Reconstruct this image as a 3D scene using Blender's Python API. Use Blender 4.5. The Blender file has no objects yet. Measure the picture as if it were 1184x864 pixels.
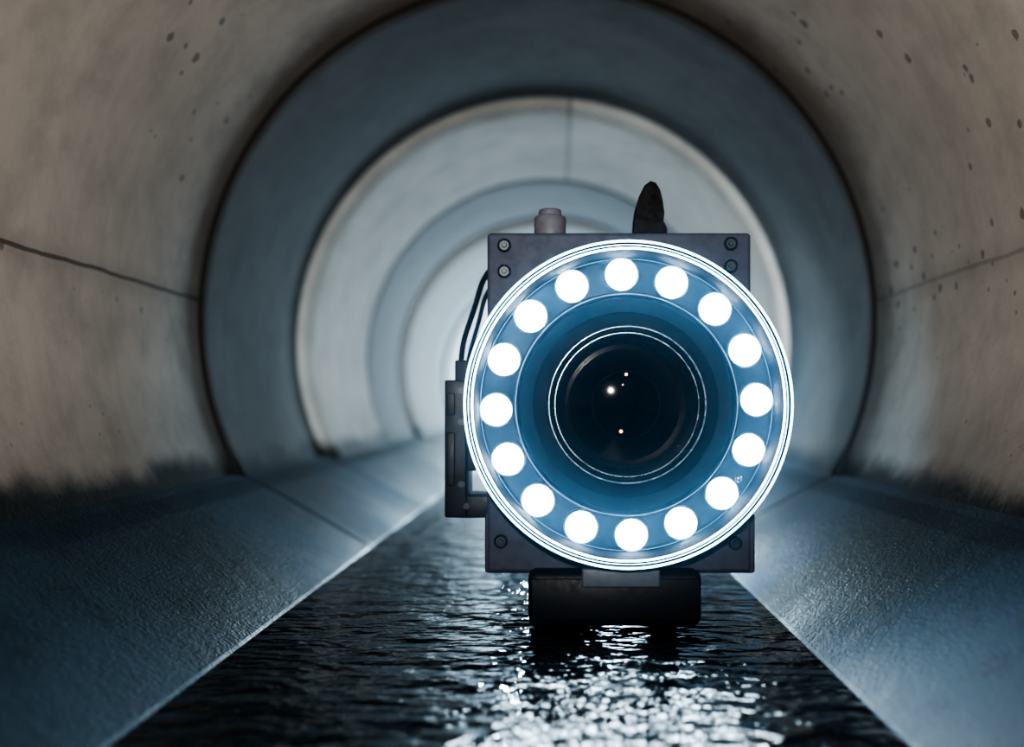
import bpy, bmesh, math, random
from mathutils import Vector, Matrix
random.seed(4)
S=bpy.context.scene
S.view_settings.view_transform='AgX'
try: S.view_settings.look='AgX - High Contrast'
except Exception: pass
PCX,PCZ=-0.06,0.677      # pipe centre, water surface is z=0
# ------------------------------------------------------------ node helpers
def mat(name):
    m=bpy.data.materials.new(name); m.use_nodes=True
    nt=m.node_tree; b=nt.nodes['Principled BSDF']; return m,nt,b
def mth(nt,op,a,b=None,c=None,clamp=False):
    n=nt.nodes.new('ShaderNodeMath'); n.operation=op; n.use_clamp=clamp
    for i,v in enumerate((a,b,c)):
        if v is None: continue
        if isinstance(v,(int,float)): n.inputs[i].default_value=v
        else: nt.links.new(v,n.inputs[i])
    return n.outputs[0]
def rng(nt,v,a,b,c=0.0,d=1.0,smooth=True):
    n=nt.nodes.new('ShaderNodeMapRange'); n.interpolation_type='SMOOTHSTEP' if smooth else 'LINEAR'
    nt.links.new(v,n.inputs[0])
    for i,x in enumerate((a,b,c,d)): n.inputs[i+1].default_value=x
    return n.outputs[0]
def mix(nt,f,a,b,blend='MIX'):
    n=nt.nodes.new('ShaderNodeMix'); n.data_type='RGBA'; n.blend_type=blend
    for sock,v in ((n.inputs[0],f),(n.inputs[6],a),(n.inputs[7],b)):
        if isinstance(v,(int,float)): sock.default_value=v
        elif isinstance(v,tuple): sock.default_value=(*v,1)
        else: nt.links.new(v,sock)
    return n.outputs[2]
def noise(nt,co,scale,detail=5,rough=.55,vec=None):
    n=nt.nodes.new('ShaderNodeTexNoise'); n.inputs['Scale'].default_value=scale
    n.inputs['Detail'].default_value=detail; n.inputs['Roughness'].default_value=rough
    if vec:
        mp=nt.nodes.new('ShaderNodeMapping'); mp.inputs['Scale'].default_value=vec
        nt.links.new(co,mp.inputs[0]); co=mp.outputs[0]
    nt.links.new(co,n.inputs['Vector']); return n.outputs[0]
def bump(nt,b,h,strength,dist):
    n=nt.nodes.new('ShaderNodeBump'); n.inputs['Strength'].default_value=strength
    n.inputs['Distance'].default_value=dist
    nt.links.new(h,n.inputs['Height']); nt.links.new(n.outputs[0],b.inputs['Normal'])

def concrete(name,c1,c2,seam=None,topseam=False,pits=True,rough=.8):
    m,nt,b=mat(name)
    co=nt.nodes.new('ShaderNodeTexCoord').outputs['Object']
    sp=nt.nodes.new('ShaderNodeSeparateXYZ'); nt.links.new(co,sp.inputs[0])
    X,Y,Z=sp.outputs
    n1=noise(nt,co,1.3,4); n2=noise(nt,co,7,6,.65); n3=noise(nt,co,60,4,.7)
    col=mix(nt,rng(nt,n1,.3,.7),c1,c2)
    col=mix(nt,rng(nt,n2,.35,.75,0,.5),col,tuple(x*.62 for x in c1))
    st=noise(nt,co,3.0,3,.5,(0.6,9,.6))
    col=mix(nt,rng(nt,st,.5,.75,0,.22),col,tuple(x*.6 for x in c2))
    h=mth(nt,'MULTIPLY',n3,.25)
    h=mth(nt,'ADD',h,mth(nt,'MULTIPLY',n2,.5))
    if pits:
        v=nt.nodes.new('ShaderNodeTexVoronoi'); v.inputs['Scale'].default_value=20
        nt.links.new(co,v.inputs['Vector'])
        sepc=nt.nodes.new('ShaderNodeSeparateColor'); nt.links.new(v.outputs['Color'],sepc.inputs[0])
        reg=mth(nt,'MULTIPLY',rng(nt,noise(nt,co,1.6,2),.40,.56,0,1),rng(nt,Z,.45,.8,.35,1))
        sz=mth(nt,'MULTIPLY',mth(nt,'ADD',mth(nt,'MULTIPLY',sepc.outputs[1],.24),.05),reg)
        d=mth(nt,'ADD',v.outputs['Distance'],mth(nt,'MULTIPLY',mth(nt,'SUBTRACT',n3,.5),.3))
        pit=mth(nt,'MULTIPLY',rng(nt,mth(nt,'SUBTRACT',sz,d),-.03,.06,0,1),mth(nt,'GREATER_THAN',sepc.outputs[0],.45))
        col=mix(nt,mth(nt,'MULTIPLY',pit,.65),col,(0.09,.075,.06))
        h=mth(nt,'SUBTRACT',h,mth(nt,'MULTIPLY',pit,.6))
    if seam is not None:
        w=mth(nt,'MULTIPLY',mth(nt,'SUBTRACT',noise(nt,co,5,3),.5),.014)
        d=mth(nt,'ABSOLUTE',mth(nt,'ADD',mth(nt,'SUBTRACT',Z,seam),w))
        ln=mth(nt,'MULTIPLY',rng(nt,d,.002,.006,1,0),rng(nt,X,-.2,.2,1,.35))
        col=mix(nt,mth(nt,'MULTIPLY',ln,.8),col,(0.03,.028,.025))
        col=mix(nt,mth(nt,'MULTIPLY',rng(nt,d,0,.06,1,0),.2),col,(0.12,.10,.085))
        h=mth(nt,'SUBTRACT',h,mth(nt,'MULTIPLY',ln,1.0))
    if topseam:
        d=mth(nt,'ABSOLUTE',mth(nt,'SUBTRACT',X,.05))
        ln=mth(nt,'MULTIPLY',rng(nt,d,.006,.014,1,0),mth(nt,'GREATER_THAN',Z,.9))
        col=mix(nt,mth(nt,'MULTIPLY',ln,.45),col,(0.05,.05,.05))
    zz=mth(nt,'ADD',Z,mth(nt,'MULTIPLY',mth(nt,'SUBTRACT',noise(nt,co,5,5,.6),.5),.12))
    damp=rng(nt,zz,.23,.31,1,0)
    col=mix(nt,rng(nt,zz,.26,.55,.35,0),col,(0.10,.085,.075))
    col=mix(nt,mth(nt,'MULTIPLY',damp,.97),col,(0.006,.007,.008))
    if seam is not None:
        jd=mth(nt,'ABSOLUTE',mth(nt,'SUBTRACT',mth(nt,'ADD',Y,mth(nt,'MULTIPLY',n2,.12)),2.98))
        col=mix(nt,mth(nt,'MULTIPLY',rng(nt,jd,.0,.28,1,0),.58),col,(0.05,.043,.037))
    nt.links.new(col,b.inputs['Base Color'])
    b.inputs['Roughness'].default_value=rough
    b.inputs['Specular IOR Level'].default_value=.2
    bump(nt,b,h,.4,.010)
    return m
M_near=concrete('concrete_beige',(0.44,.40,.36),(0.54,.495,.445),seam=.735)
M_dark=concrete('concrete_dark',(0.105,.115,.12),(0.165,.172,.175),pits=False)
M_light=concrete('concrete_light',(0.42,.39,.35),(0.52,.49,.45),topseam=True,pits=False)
M_groove,nt,b=mat('joint_gasket'); b.inputs['Base Color'].default_value=(0.015,.016,.017,1); b.inputs['Roughness'].default_value=.7

def bench_mat():
    m,nt,b=mat('wet_bench_concrete')
    co=nt.nodes.new('ShaderNodeTexCoord').outputs['Object']
    n1=noise(nt,co,2.5,5); n2=noise(nt,co,18,6,.7); n3=noise(nt,co,130,3,.7)
    col=mix(nt,rng(nt,n1,.3,.7),(0.004,.019,.036),(0.018,.050,.085))
    col=mix(nt,rng(nt,n2,.5,.75,0,.6),col,(0.003,.010,.018))
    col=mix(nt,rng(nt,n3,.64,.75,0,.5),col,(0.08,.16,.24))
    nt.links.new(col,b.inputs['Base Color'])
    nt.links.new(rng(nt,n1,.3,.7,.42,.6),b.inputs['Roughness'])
    b.inputs['Specular IOR Level'].default_value=.3
    h=mth(nt,'ADD',mth(nt,'MULTIPLY',n2,.6),mth(nt,'MULTIPLY',n3,.5))
    bump(nt,b,h,.6,.008)
    return m
M_bench=bench_mat()
def water_mat():
    m,nt,b=mat('dark_water')
    co=nt.nodes.new('ShaderNodeTexCoord').outputs['Object']
    b.inputs['Base Color'].default_value=(0.003,.006,.009,1)
    b.inputs['Roughness'].default_value=.02; b.inputs['IOR'].default_value=1.33
    a=noise(nt,co,10,2,.5,(1,1.6,1)); c=noise(nt,co,30,2,.5,(1,1.5,1))
    h=mth(nt,'ADD',a,mth(nt,'MULTIPLY',c,.24))
    bump(nt,b,h,.44,.045)
    return m
M_water=water_mat()
def simple(name,col,rough=.5,metal=0,nscale=None,namp=.3,bmp=0,emit=None,es=0,coat=0,spec=.5):
    m,nt,b=mat(name)
    b.inputs['Base Color'].default_value=(*col,1); b.inputs['Roughness'].default_value=rough
    b.inputs['Metallic'].default_value=metal; b.inputs['Coat Weight'].default_value=coat
    b.inputs['Specular IOR Level'].default_value=spec
    if nscale:
        co=nt.nodes.new('ShaderNodeTexCoord').outputs['Object']
        n=noise(nt,co,nscale,5,.65)
        nt.links.new(mix(nt,rng(nt,n,.35,.7),col,tuple(x*(1-namp) for x in col)),b.inputs['Base Color'])
        nt.links.new(rng(nt,n,.3,.7,max(.03,rough-.1),rough+.12),b.inputs['Roughness'])
        if bmp: bump(nt,b,n,bmp,.002)
    if emit:
        b.inputs['Emission Color'].default_value=(*emit,1); b.inputs['Emission Strength'].default_value=es
    return m
M_plate=simple('painted_grey_metal',(0.060,.078,.125),.55,0,40,.25,.1,spec=.3)
M_knob=simple('knob_grey',(0.13,.15,.19),.5,0,40,.25,.2)
M_body=simple('body_dark_metal',(0.008,.012,.020),.5,0,30,.4,spec=.3)
M_black=simple('black_rubber',(0.0010,.003,.007),.5,0,60,.4,.1,spec=.12)
M_base=simple('base_black_plastic',(0.003,.010,.020),.5,0,60,.4,.1,spec=.3)
M_screw=simple('screw_steel',(0.010,.03,.05),.4,.2)
M_rim=simple('rim_aluminium',(0.30,.42,.52),.25,.9,80,.2)
M_pipe=simple('light_pipe',(0.6,.75,.85),.2,0,emit=(0.52,.82,1),es=5)
M_pipe2=simple('light_pipe_dim',(0.05,.08,.12),.4,0,emit=(0.35,.65,1),es=.3)
M_board=simple('led_board',(0.008,.018,.032),.6,0,25,.3,spec=.2)
M_face=simple('face_disc_dark',(0.001,.003,.007),.6,0,30,.4,spec=.1)
M_ring=simple('ring_housing_black',(0.0012,.0035,.007),.8,0,60,.3,spec=.03)
M_led=simple('led_emitter',(1,1,1),.3,emit=(0.66,.85,1),es=85)
M_cup=simple('led_cup',(0.10,.18,.26),.4,.4)
M_glass=simple('lens_coating',(0.001,.002,.004),.05,0,coat=.3,spec=.2)
M_barrel=simple('lens_barrel',(0.003,.007,.013),.35,.1,90,.5,.3,spec=.3)
M_amber=simple('amber_glint_emission',(1,.6,.3),.3,emit=(1,.5,.25),es=3)
M_label=simple('label_grey',(0.08,.11,.15),.5,0,40,.2)

# ------------------------------------------------------------ mesh helpers
def obj(name,bm,mats,parent=None,smooth=True,ang=35):
    me=bpy.data.meshes.new(name)
    if name!='wall_tunnel': bmesh.ops.recalc_face_normals(bm,faces=bm.faces)
    bm.to_mesh(me); bm.free()
    for m in (mats if isinstance(mats,list) else [mats]): me.materials.append(m)
    o=bpy.data.objects.new(name,me); S.collection.objects.link(o)
    if smooth:
        for p in me.polygons: p.use_smooth=True
        me.set_sharp_from_angle(angle=math.radians(ang))
    if parent: o.parent=parent
    return o
def revolve(bm,prof,cx,cz,seg=96,closed=False,mi=0):
    rings=[]
    for r,y in prof:
        if r<1e-6: rings.append([bm.verts.new((cx,y,cz))])
        else: rings.append([bm.verts.new((cx+r*math.cos(2*math.pi*i/seg),y,cz+r*math.sin(2*math.pi*i/seg))) for i in range(seg)])
    pairs=list(zip(rings[:-1],rings[1:]))
    if closed: pairs.append((rings[-1],rings[0]))
    for a,b_ in pairs:
        for i in range(seg):
            j=(i+1)%seg
            if len(a)==1 and len(b_)==1: continue
            if len(a)==1: f=bm.faces.new((a[0],b_[i],b_[j]))
            elif len(b_)==1: f=bm.faces.new((a[i],b_[0],a[j]))
            else: f=bm.faces.new((a[i],b_[i],b_[j],a[j]))
            f.material_index=mi
def torus_prof(R,r,y,n=10): return [(R+r*math.cos(2*math.pi*k/n),y+r*math.sin(2*math.pi*k/n)) for k in range(n)]
def box(bm,x0,x1,y0,y1,z0,z1,bev=0.0,seg=3,mi=0):
    t=bmesh.new(); bmesh.ops.create_cube(t,size=1)
    for v in t.verts:
        v.co=Vector(((x0+x1)/2+v.co.x*(x1-x0),(y0+y1)/2+v.co.y*(y1-y0),(z0+z1)/2+v.co.z*(z1-z0)))
    if bev: bmesh.ops.bevel(t,geom=t.edges[:],offset=bev,segments=seg,profile=.5,affect='EDGES')
    for f in t.faces: f.material_index=mi
    me=bpy.data.meshes.new('t'); t.to_mesh(me); t.free(); bm.from_mesh(me); bpy.data.meshes.remove(me)
def cyl(bm,c,r,depth,axis='Y',seg=24,bev=.0,mi=0):
    t=bmesh.new(); bmesh.ops.create_cone(t,cap_ends=True,segments=seg,radius1=r,radius2=r,depth=depth)
    if bev:
        es=[e for e in t.edges if abs(e.verts[0].co.z-e.verts[1].co.z)<1e-6]
        bmesh.ops.bevel(t,geom=es,offset=bev,segments=2,affect='EDGES')
    if axis=='Y': bmesh.ops.rotate(t,verts=t.verts,cent=(0,0,0),matrix=Matrix.Rotation(math.pi/2,3,'X'))
    if axis=='X': bmesh.ops.rotate(t,verts=t.verts,cent=(0,0,0),matrix=Matrix.Rotation(math.pi/2,3,'Y'))
    bmesh.ops.translate(t,verts=t.verts,vec=c)
    for f in t.faces: f.material_index=mi
    me=bpy.data.meshes.new('t'); t.to_mesh(me); t.free(); bm.from_mesh(me); bpy.data.meshes.remove(me)
def tube(name,pts,r,m,parent):
    cu=bpy.data.curves.new(name,'CURVE'); cu.dimensions='3D'; cu.bevel_depth=r; cu.bevel_resolution=4; cu.resolution_u=12
    sp=cu.splines.new('NURBS'); sp.points.add(len(pts)-1); sp.use_endpoint_u=True; sp.order_u=4
    for p,q in zip(sp.points,pts): p.co=(*q,1)
    o=bpy.data.objects.new(name,cu); S.collection.objects.link(o); cu.materials.append(m); o.parent=parent
    return o

# ------------------------------------------------------------ tunnel shell
bounds=[-2.5,2.96,4.07,5.43,6.7,7.95,9.2,10.45,11.7,12.95,14.2,15.45,16.7,18,20,22,24]
prof=[];mis=[]
def add(r,y,mi): prof.append((r,y)); mis.append(mi)
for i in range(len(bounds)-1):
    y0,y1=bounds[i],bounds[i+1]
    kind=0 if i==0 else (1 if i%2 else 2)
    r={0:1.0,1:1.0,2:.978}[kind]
    steps=8
    for k in range(steps+1):
        yy=y0+.03+(y1-.03-y0-.03)*k/steps
        add(r,yy,kind if k<steps else 3)
    if i<len(bounds)-2:
        nk=1 if (i+1)%2 else 2; rn={1:1.0,2:.978}[nk]
        if i==0:
            for a,bb,mm in ((1.03,-.03,3),(1.03,-.012,3),(.99,-.010,1),(.985,.004,1),(.99,.012,3),(1.02,.014,3),(1.02,.028,3)): add(a,y1+bb,mm)
        else:
            for a,bb,mm in ((r+.02,-.028,3),(r+.02,.02,nk),(rn+.004,.022,nk)): add(a,y1+bb,mm)
bm=bmesh.new(); SEG=160; rings=[]
for r,y in prof: rings.append([bm.verts.new((PCX+r*math.cos(2*math.pi*i/SEG),y,PCZ+r*math.sin(2*math.pi*i/SEG))) for i in range(SEG)])
for k in range(len(rings)-1):
    a,b_=rings[k],rings[k+1]
    for i in range(SEG):
        j=(i+1)%SEG
        f=bm.faces.new((a[j],b_[j],b_[i],a[i])); f.material_index=mis[k]
wall=obj('wall_tunnel',bm,[M_near,M_dark,M_light,M_groove],ang=30)
bm=bmesh.new(); cyl(bm,(PCX,24.05,PCZ),1.05,.1,'Y',64); obj('wall_end',bm,M_dark)
bm=bmesh.new(); cyl(bm,(PCX,-2.55,PCZ),1.05,.1,'Y',64); obj('wall_back',bm,M_dark)

def bench(side,name):
    bm=bmesh.new()
    p=[(.885,-.455),(.86,-.470),(.80,-.497),(.499,-.672),(.494,-.677),(.493,-.72),(.493,-.80),(.60,-.775),(.74,-.64)]
    for i in range(len(bounds)-1):
        y0,y1=bounds[i]+.004,bounds[i+1]-.004
        rows=[]
        ys=[(y0,.004),(y0+.006,0),(y1-.006,0),(y1,.004)]
        for y,s in ys:
            rows.append([bm.verts.new((PCX+side*q[0],y,PCZ+q[1]-(s if k<5 else 0))) for k,q in enumerate(p)])
        for a,b_ in zip(rows[:-1],rows[1:]):
            for k in range(len(p)):
                l=(k+1)%len(p); bm.faces.new((a[k],a[l],b_[l],b_[k]))
        bm.faces.new(rows[0]); bm.faces.new(rows[-1][::-1])
    return obj(name,bm,M_bench,smooth=False)
bench(-1,'concrete_bench'); bench(1,'concrete_bench.001')
bm=bmesh.new(); box(bm,PCX-.49,PCX+.49,-2.5,24,-.16,-.10); obj('floor',bm,M_bench,smooth=False)
bm=bmesh.new(); box(bm,PCX-.4925,PCX+.4925,-2.5,24,-.012,0.0); obj('water_channel',bm,M_water,smooth=False)

# ------------------------------------------------------------ inspection camera
R=bpy.data.objects.new('pipe_inspection_camera',None); S.collection.objects.link(R); R.location=(0,0,0)
cx,cz=.128,.423
bm=bmesh.new(); box(bm,-.135,.369,1.90,1.935,.103,.752,.008); obj('mounting_plate',bm,M_plate,R)
bm=bmesh.new(); box(bm,-.120,.356,1.93,2.20,.115,.738,.012); obj('body_housing',bm,M_body,R)
bm=bmesh.new(); box(bm,-.140,.378,1.905,1.96,.1,.215,.006); obj('lower_flange',bm,M_plate,R)
def pz(px,py,Y): return ((px-645)*Y/1151,.42+(470-py)*Y/1151)
bm=bmesh.new()
for px,py in ((583,284),(583,314),(845,282),(845,308),(579,626),(850,628)):
    x,z=pz(px,py,1.9)
    revolve(bm,[(0,1.8925),(.004,1.8925),(.005,1.896),(.009,1.896),(.0125,1.8935),(.0135,1.8985),(.0135,1.902)],x,z,24)
obj('plate_screws',bm,M_screw,R)
bm=bmesh.new()
revolve(bm,[(.272,1.90),(.290,1.90),(.296,1.89),(.299,1.86),(.300,1.812),(.298,1.806),(.294,1.806),(.292,1.812),(.288,1.812),(.286,1.806),(.282,1.806),(.279,1.815),(.276,1.84),(.274,1.862)],cx,cz,160)
obj('ring_housing',bm,M_ring,R)
for nm,rr,w,m in (('light_pipe_outer',.297,.0023,M_pipe),('light_pipe_middle',.291,.0009,M_pipe),('light_pipe_inner',.284,.0021,M_pipe)):
    bm=bmesh.new(); revolve(bm,torus_prof(rr,w,1.8045 if rr!=.291 else 1.811),cx,cz,160,closed=True); obj(nm,bm,m,R)
bm=bmesh.new()
revolve(bm,[(.278,1.866),(.272,1.860),(.268,1.864),(.212,1.864),(.209,1.858),(.205,1.858),(.203,1.866)],cx,cz,160)
obj('led_board',bm,M_board,R)
bm=bmesh.new(); revolve(bm,torus_prof(.207,.0010,1.857),cx,cz,128,closed=True); revolve(bm,torus_prof(.2725,.0008,1.859),cx,cz,128,closed=True); obj('board_trim_rings',bm,M_pipe2,R)
bm=bmesh.new()
revolve(bm,[(.205,1.866),(.200,1.872),(.175,1.876),(.168,1.872),(.150,1.872)],cx,cz,128); obj('face_disc',bm,M_face,R)
leds=bmesh.new(); cups=bmesh.new()
for k in range(16):
    a=math.radians(90+2.2-22.5*k); x=cx+.2435*math.cos(a); z=cz+.2435*math.sin(a)
    revolve(leds,[(0,1.853),(.012,1.8535),(.021,1.855),(.026,1.858),(.0285,1.862),(.0285,1.865)],x,z,40)
    revolve(cups,[(.0290,1.865),(.0292,1.8585),(.0305,1.8575),(.032,1.859),(.033,1.865)],x,z,40)
obj('led_emitters',leds,M_led,R); obj('led_cups',cups,M_cup,R)
bm=bmesh.new()
revolve(bm,[(.150,1.874),(.148,1.846),(.146,1.838),(.1425,1.836),(.140,1.840),(.1385,1.846),(.135,1.848),(.132,1.846),(.130,1.851),(.126,1.872),(.118,1.885),(.112,1.888)],cx,cz,128)
obj('lens_barrel',bm,M_barrel,R)
bm=bmesh.new(); revolve(bm,torus_prof(.1445,.0010,1.8355),cx,cz,128,closed=True); revolve(bm,torus_prof(.1335,.0014,1.8455),cx,cz,128,closed=True); obj('lens_rim_rings',bm,M_rim,R)
bm=bmesh.new()
revolve(bm,[(0,1.868),(.03,1.869),(.06,1.872),(.09,1.877),(.115,1.885)],cx,cz,96); obj('lens_glass',bm,M_glass,R)
bm=bmesh.new()
revolve(bm,torus_prof(.064,.0009,1.8715,8),cx,cz,96,closed=True); obj('lens_inner_ring',bm,M_barrel,R)
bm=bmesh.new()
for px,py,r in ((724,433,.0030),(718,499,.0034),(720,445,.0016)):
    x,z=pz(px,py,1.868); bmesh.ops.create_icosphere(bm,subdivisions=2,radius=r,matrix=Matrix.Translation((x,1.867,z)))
obj('painted_lens_glints',bm,M_amber,R)  # small glowing beads stand in for LED reflections in the lens
bm=bmesh.new(); x,z=pz(854,554,1.86); revolve(bm,[(0,1.857),(.003,1.857),(.0045,1.858),(.0065,1.856),(.0075,1.859),(.0075,1.865)],x,z,20); obj('light_sensor',bm,M_rim,R)
bm=bmesh.new(); box(bm,-.056,.270,1.86,2.16,.006,.112,.018,4); box(bm,-.050,.264,1.853,1.862,.022,.098,.003,2); obj('base_mount',bm,M_base,R)
bm=bmesh.new(); box(bm,.045,.190,1.848,1.95,.083,.118,.004); obj('base_bracket',bm,M_label,R)
bm=bmesh.new(); box(bm,-.02,.03,1.96,2.14,-.10,.014,.008); box(bm,.185,.235,1.96,2.14,-.10,.014,.008); obj('skids',bm,M_black,R)
bm=bmesh.new(); x0,_=pz(636,0,1.97)
rg=[]
for r,z in [(0,.809),(.019,.809),(.022,.806),(.023,.797),(.028,.795),(.031,.790),(.031,.752),(.027,.738)]:
    rg.append([bm.verts.new((x0+max(r,1e-4)*(1+(.04 if i%2 else 0))*math.cos(2*math.pi*i/24),1.97+max(r,1e-4)*math.sin(2*math.pi*i/24),z)) for i in range(24)])
for a,b_ in zip(rg[:-1],rg[1:]):
    for i in range(24): bm.faces.new((a[i],b_[i],b_[(i+1)%24],a[(i+1)%24]))
obj('locking_knob',bm,M_knob,R)
out=[(731,272),(732,257),(734,243),(739,227),(745,215),(752,210),(758,212),(763,220),(766,232),(768,246),(767,257),(771,264),(771,272)]
bm=bmesh.new(); f=[]
for ly,sc in ((1.965,.93),(1.975,1),(1.995,1),(2.005,.93)):
    c=Vector(pz(750,250,1.98)); row=[]
    for px,py in out:
        v=Vector(pz(px,py,1.98)); v=c+(v-c)*sc; row.append(bm.verts.new((v.x,ly,v.y)))
    f.append(row)
n=len(out)
for a,b_ in zip(f[:-1],f[1:]):
    for i in range(n): bm.faces.new((a[i],a[(i+1)%n],b_[(i+1)%n],b_[i]))
bm.faces.new(f[0]); bm.faces.new(f[-1][::-1]); obj('antenna_fin',bm,M_black,R,ang=50)
Y=2.02
def rect(bm,a,b_,c,d,y0,y1,bev=.004,Yr=Y):
    x0,z1=pz(a,b_,Yr); x1,z0=pz(c,d,Yr); box(bm,x0,x1,y0,y1,z0,z1,bev)
bm=bmesh.new(); rect(bm,516,440,541,597,1.99,2.14); rect(bm,527,417,546,442,2.0,2.1); rect(bm,528,572,575,598,2.0,2.12); rect(bm,530,520,575,545,2.03,2.1)
rect(bm,519,455,528,480,1.982,1.995,.002); rect(bm,519,500,528,560,1.982,1.995,.002); obj('side_bracket',bm,M_body,R)
bm=bmesh.new()
for px,py in ((534,452),(534,488),(534,560),(540,585)):
    x,z=pz(px,py,1.99); cyl(bm,(x,1.985,z),.007,.014,'Y',12,.002)
obj('bracket_bolts',bm,M_screw,R)
def P(px,py,Y): x,z=pz(px,py,Y); return (x,Y,z)
tube('signal_cable',[P(575,305,2.08),P(558,318,2.08),P(552,350,2.08),P(540,380,2.06),P(533,405,2.05),P(533,430,2.05)],.006,M_black,R)
tube('power_cable',[P(575,325,2.1),P(562,335,2.1),P(556,365,2.1),P(547,395,2.08),P(541,415,2.07),P(540,440,2.06)],.005,M_black,R)
bm=bmesh.new(); box(bm,.02,.24,2.19,2.235,.30,.56,.01); obj('rear_lamp_housing',bm,M_body,R)

# ------------------------------------------------------------ lights
def area(name,loc,rot,size,power,col,spread=180,parent=None):
    l=bpy.data.lights.new(name,'AREA'); l.size=size; l.energy=power; l.color=col; l.spread=math.radians(spread)
    o=bpy.data.objects.new(name,l); o.location=loc; o.rotation_euler=rot; S.collection.objects.link(o)
    if parent:o.parent=parent
    return o
area('rear_lamp',(.13,2.24,.43),(math.radians(86),0,0),.18,32,(.74,.89,1),80,R)
area('rear_bench_fill',(.12,2.215,.20),(math.radians(62),0,0),.10,12,(.42,.75,1),180,R)  # fill light added to brighten the benches beside and behind the unit
area('far_glow_fill',(.2,13.5,.75),(-math.pi/2,0,0),.7,420,(.55,.8,1),150)  # unseen area light added to brighten the far pipe rings
l=bpy.data.lights.new('near_wall_fill','SPOT'); l.energy=185; l.color=(1,.89,.79); l.spot_size=math.radians(93); l.spot_blend=1; l.shadow_soft_size=.02  # unseen warm spot added behind the camera to brighten the near walls
o=bpy.data.objects.new('near_wall_fill',l); o.location=(-.06,-.3,.75); o.rotation_euler=(math.radians(100),0,0); S.collection.objects.link(o)

w=bpy.data.worlds.new('world'); S.world=w; w.use_nodes=True
w.node_tree.nodes['Background'].inputs[0].default_value=(0.02,.03,.04,1); w.node_tree.nodes['Background'].inputs[1].default_value=.3

# scatter volume standing in for LED bloom, plus thin haze added deeper for glow
def volmat(name,dens,col):
    m=bpy.data.materials.new(name); m.use_nodes=True; nt=m.node_tree; nt.nodes.clear()
    o_=nt.nodes.new('ShaderNodeOutputMaterial'); vs=nt.nodes.new('ShaderNodeVolumeScatter')
    vs.inputs['Color'].default_value=col; vs.inputs['Anisotropy'].default_value=.1; vs.inputs['Density'].default_value=dens
    nt.links.new(vs.outputs[0],o_.inputs['Volume']); return m,nt,vs
m,nt,vs=volmat('led_bloom_scatter',.5,(.25,.62,1,1))
tc=nt.nodes.new('ShaderNodeTexCoord').outputs['Object']
ln=nt.nodes.new('ShaderNodeVectorMath'); ln.operation='LENGTH'; nt.links.new(tc,ln.inputs[0])
sx=nt.nodes.new('ShaderNodeSeparateXYZ'); nt.links.new(tc,sx.inputs[0])
rr=mth(nt,'SQRT',mth(nt,'ADD',mth(nt,'MULTIPLY',sx.outputs[0],sx.outputs[0]),mth(nt,'MULTIPLY',sx.outputs[2],sx.outputs[2])))
dn=mth(nt,'MULTIPLY',rng(nt,rr,.15,.6,.22,1.0),rng(nt,ln.outputs['Value'],.5,1.0,.62,0))
nt.links.new(dn,vs.inputs['Density'])
bm=bmesh.new(); bmesh.ops.create_uvsphere(bm,u_segments=48,v_segments=24,radius=1.0)
led_bloom=obj('led_bloom_volume',bm,m); led_bloom.location=(cx,1.83,cz); led_bloom.scale=(.58,.17,.42)
m,nt,vs=volmat('added_glow_haze',.05,(.5,.78,1,1))
bm=bmesh.new(); cyl(bm,(PCX,8.6,PCZ+.02),.93,6.6,'Y',48)
bmesh.ops.bisect_plane(bm,geom=bm.verts[:]+bm.edges[:]+bm.faces[:],plane_co=(0,0,.23),plane_no=(0,0,-1),clear_outer=True)
bmesh.ops.holes_fill(bm,edges=bm.edges[:])
obj('tunnel_haze',bm,m,smooth=False)

# ------------------------------------------------------------ camera
c=bpy.data.cameras.new('cam'); co=bpy.data.objects.new('cam',c); S.collection.objects.link(co); S.camera=co
c.sensor_width=36; c.lens=35; co.location=(0,0,.42); co.rotation_euler=(math.pi/2,0,0)
c.shift_x=(592-645)/1184; c.shift_y=(470-432)/1184
c.clip_start=.02; c.dof.use_dof=True; c.dof.focus_distance=1.85; c.dof.aperture_fstop=1.2
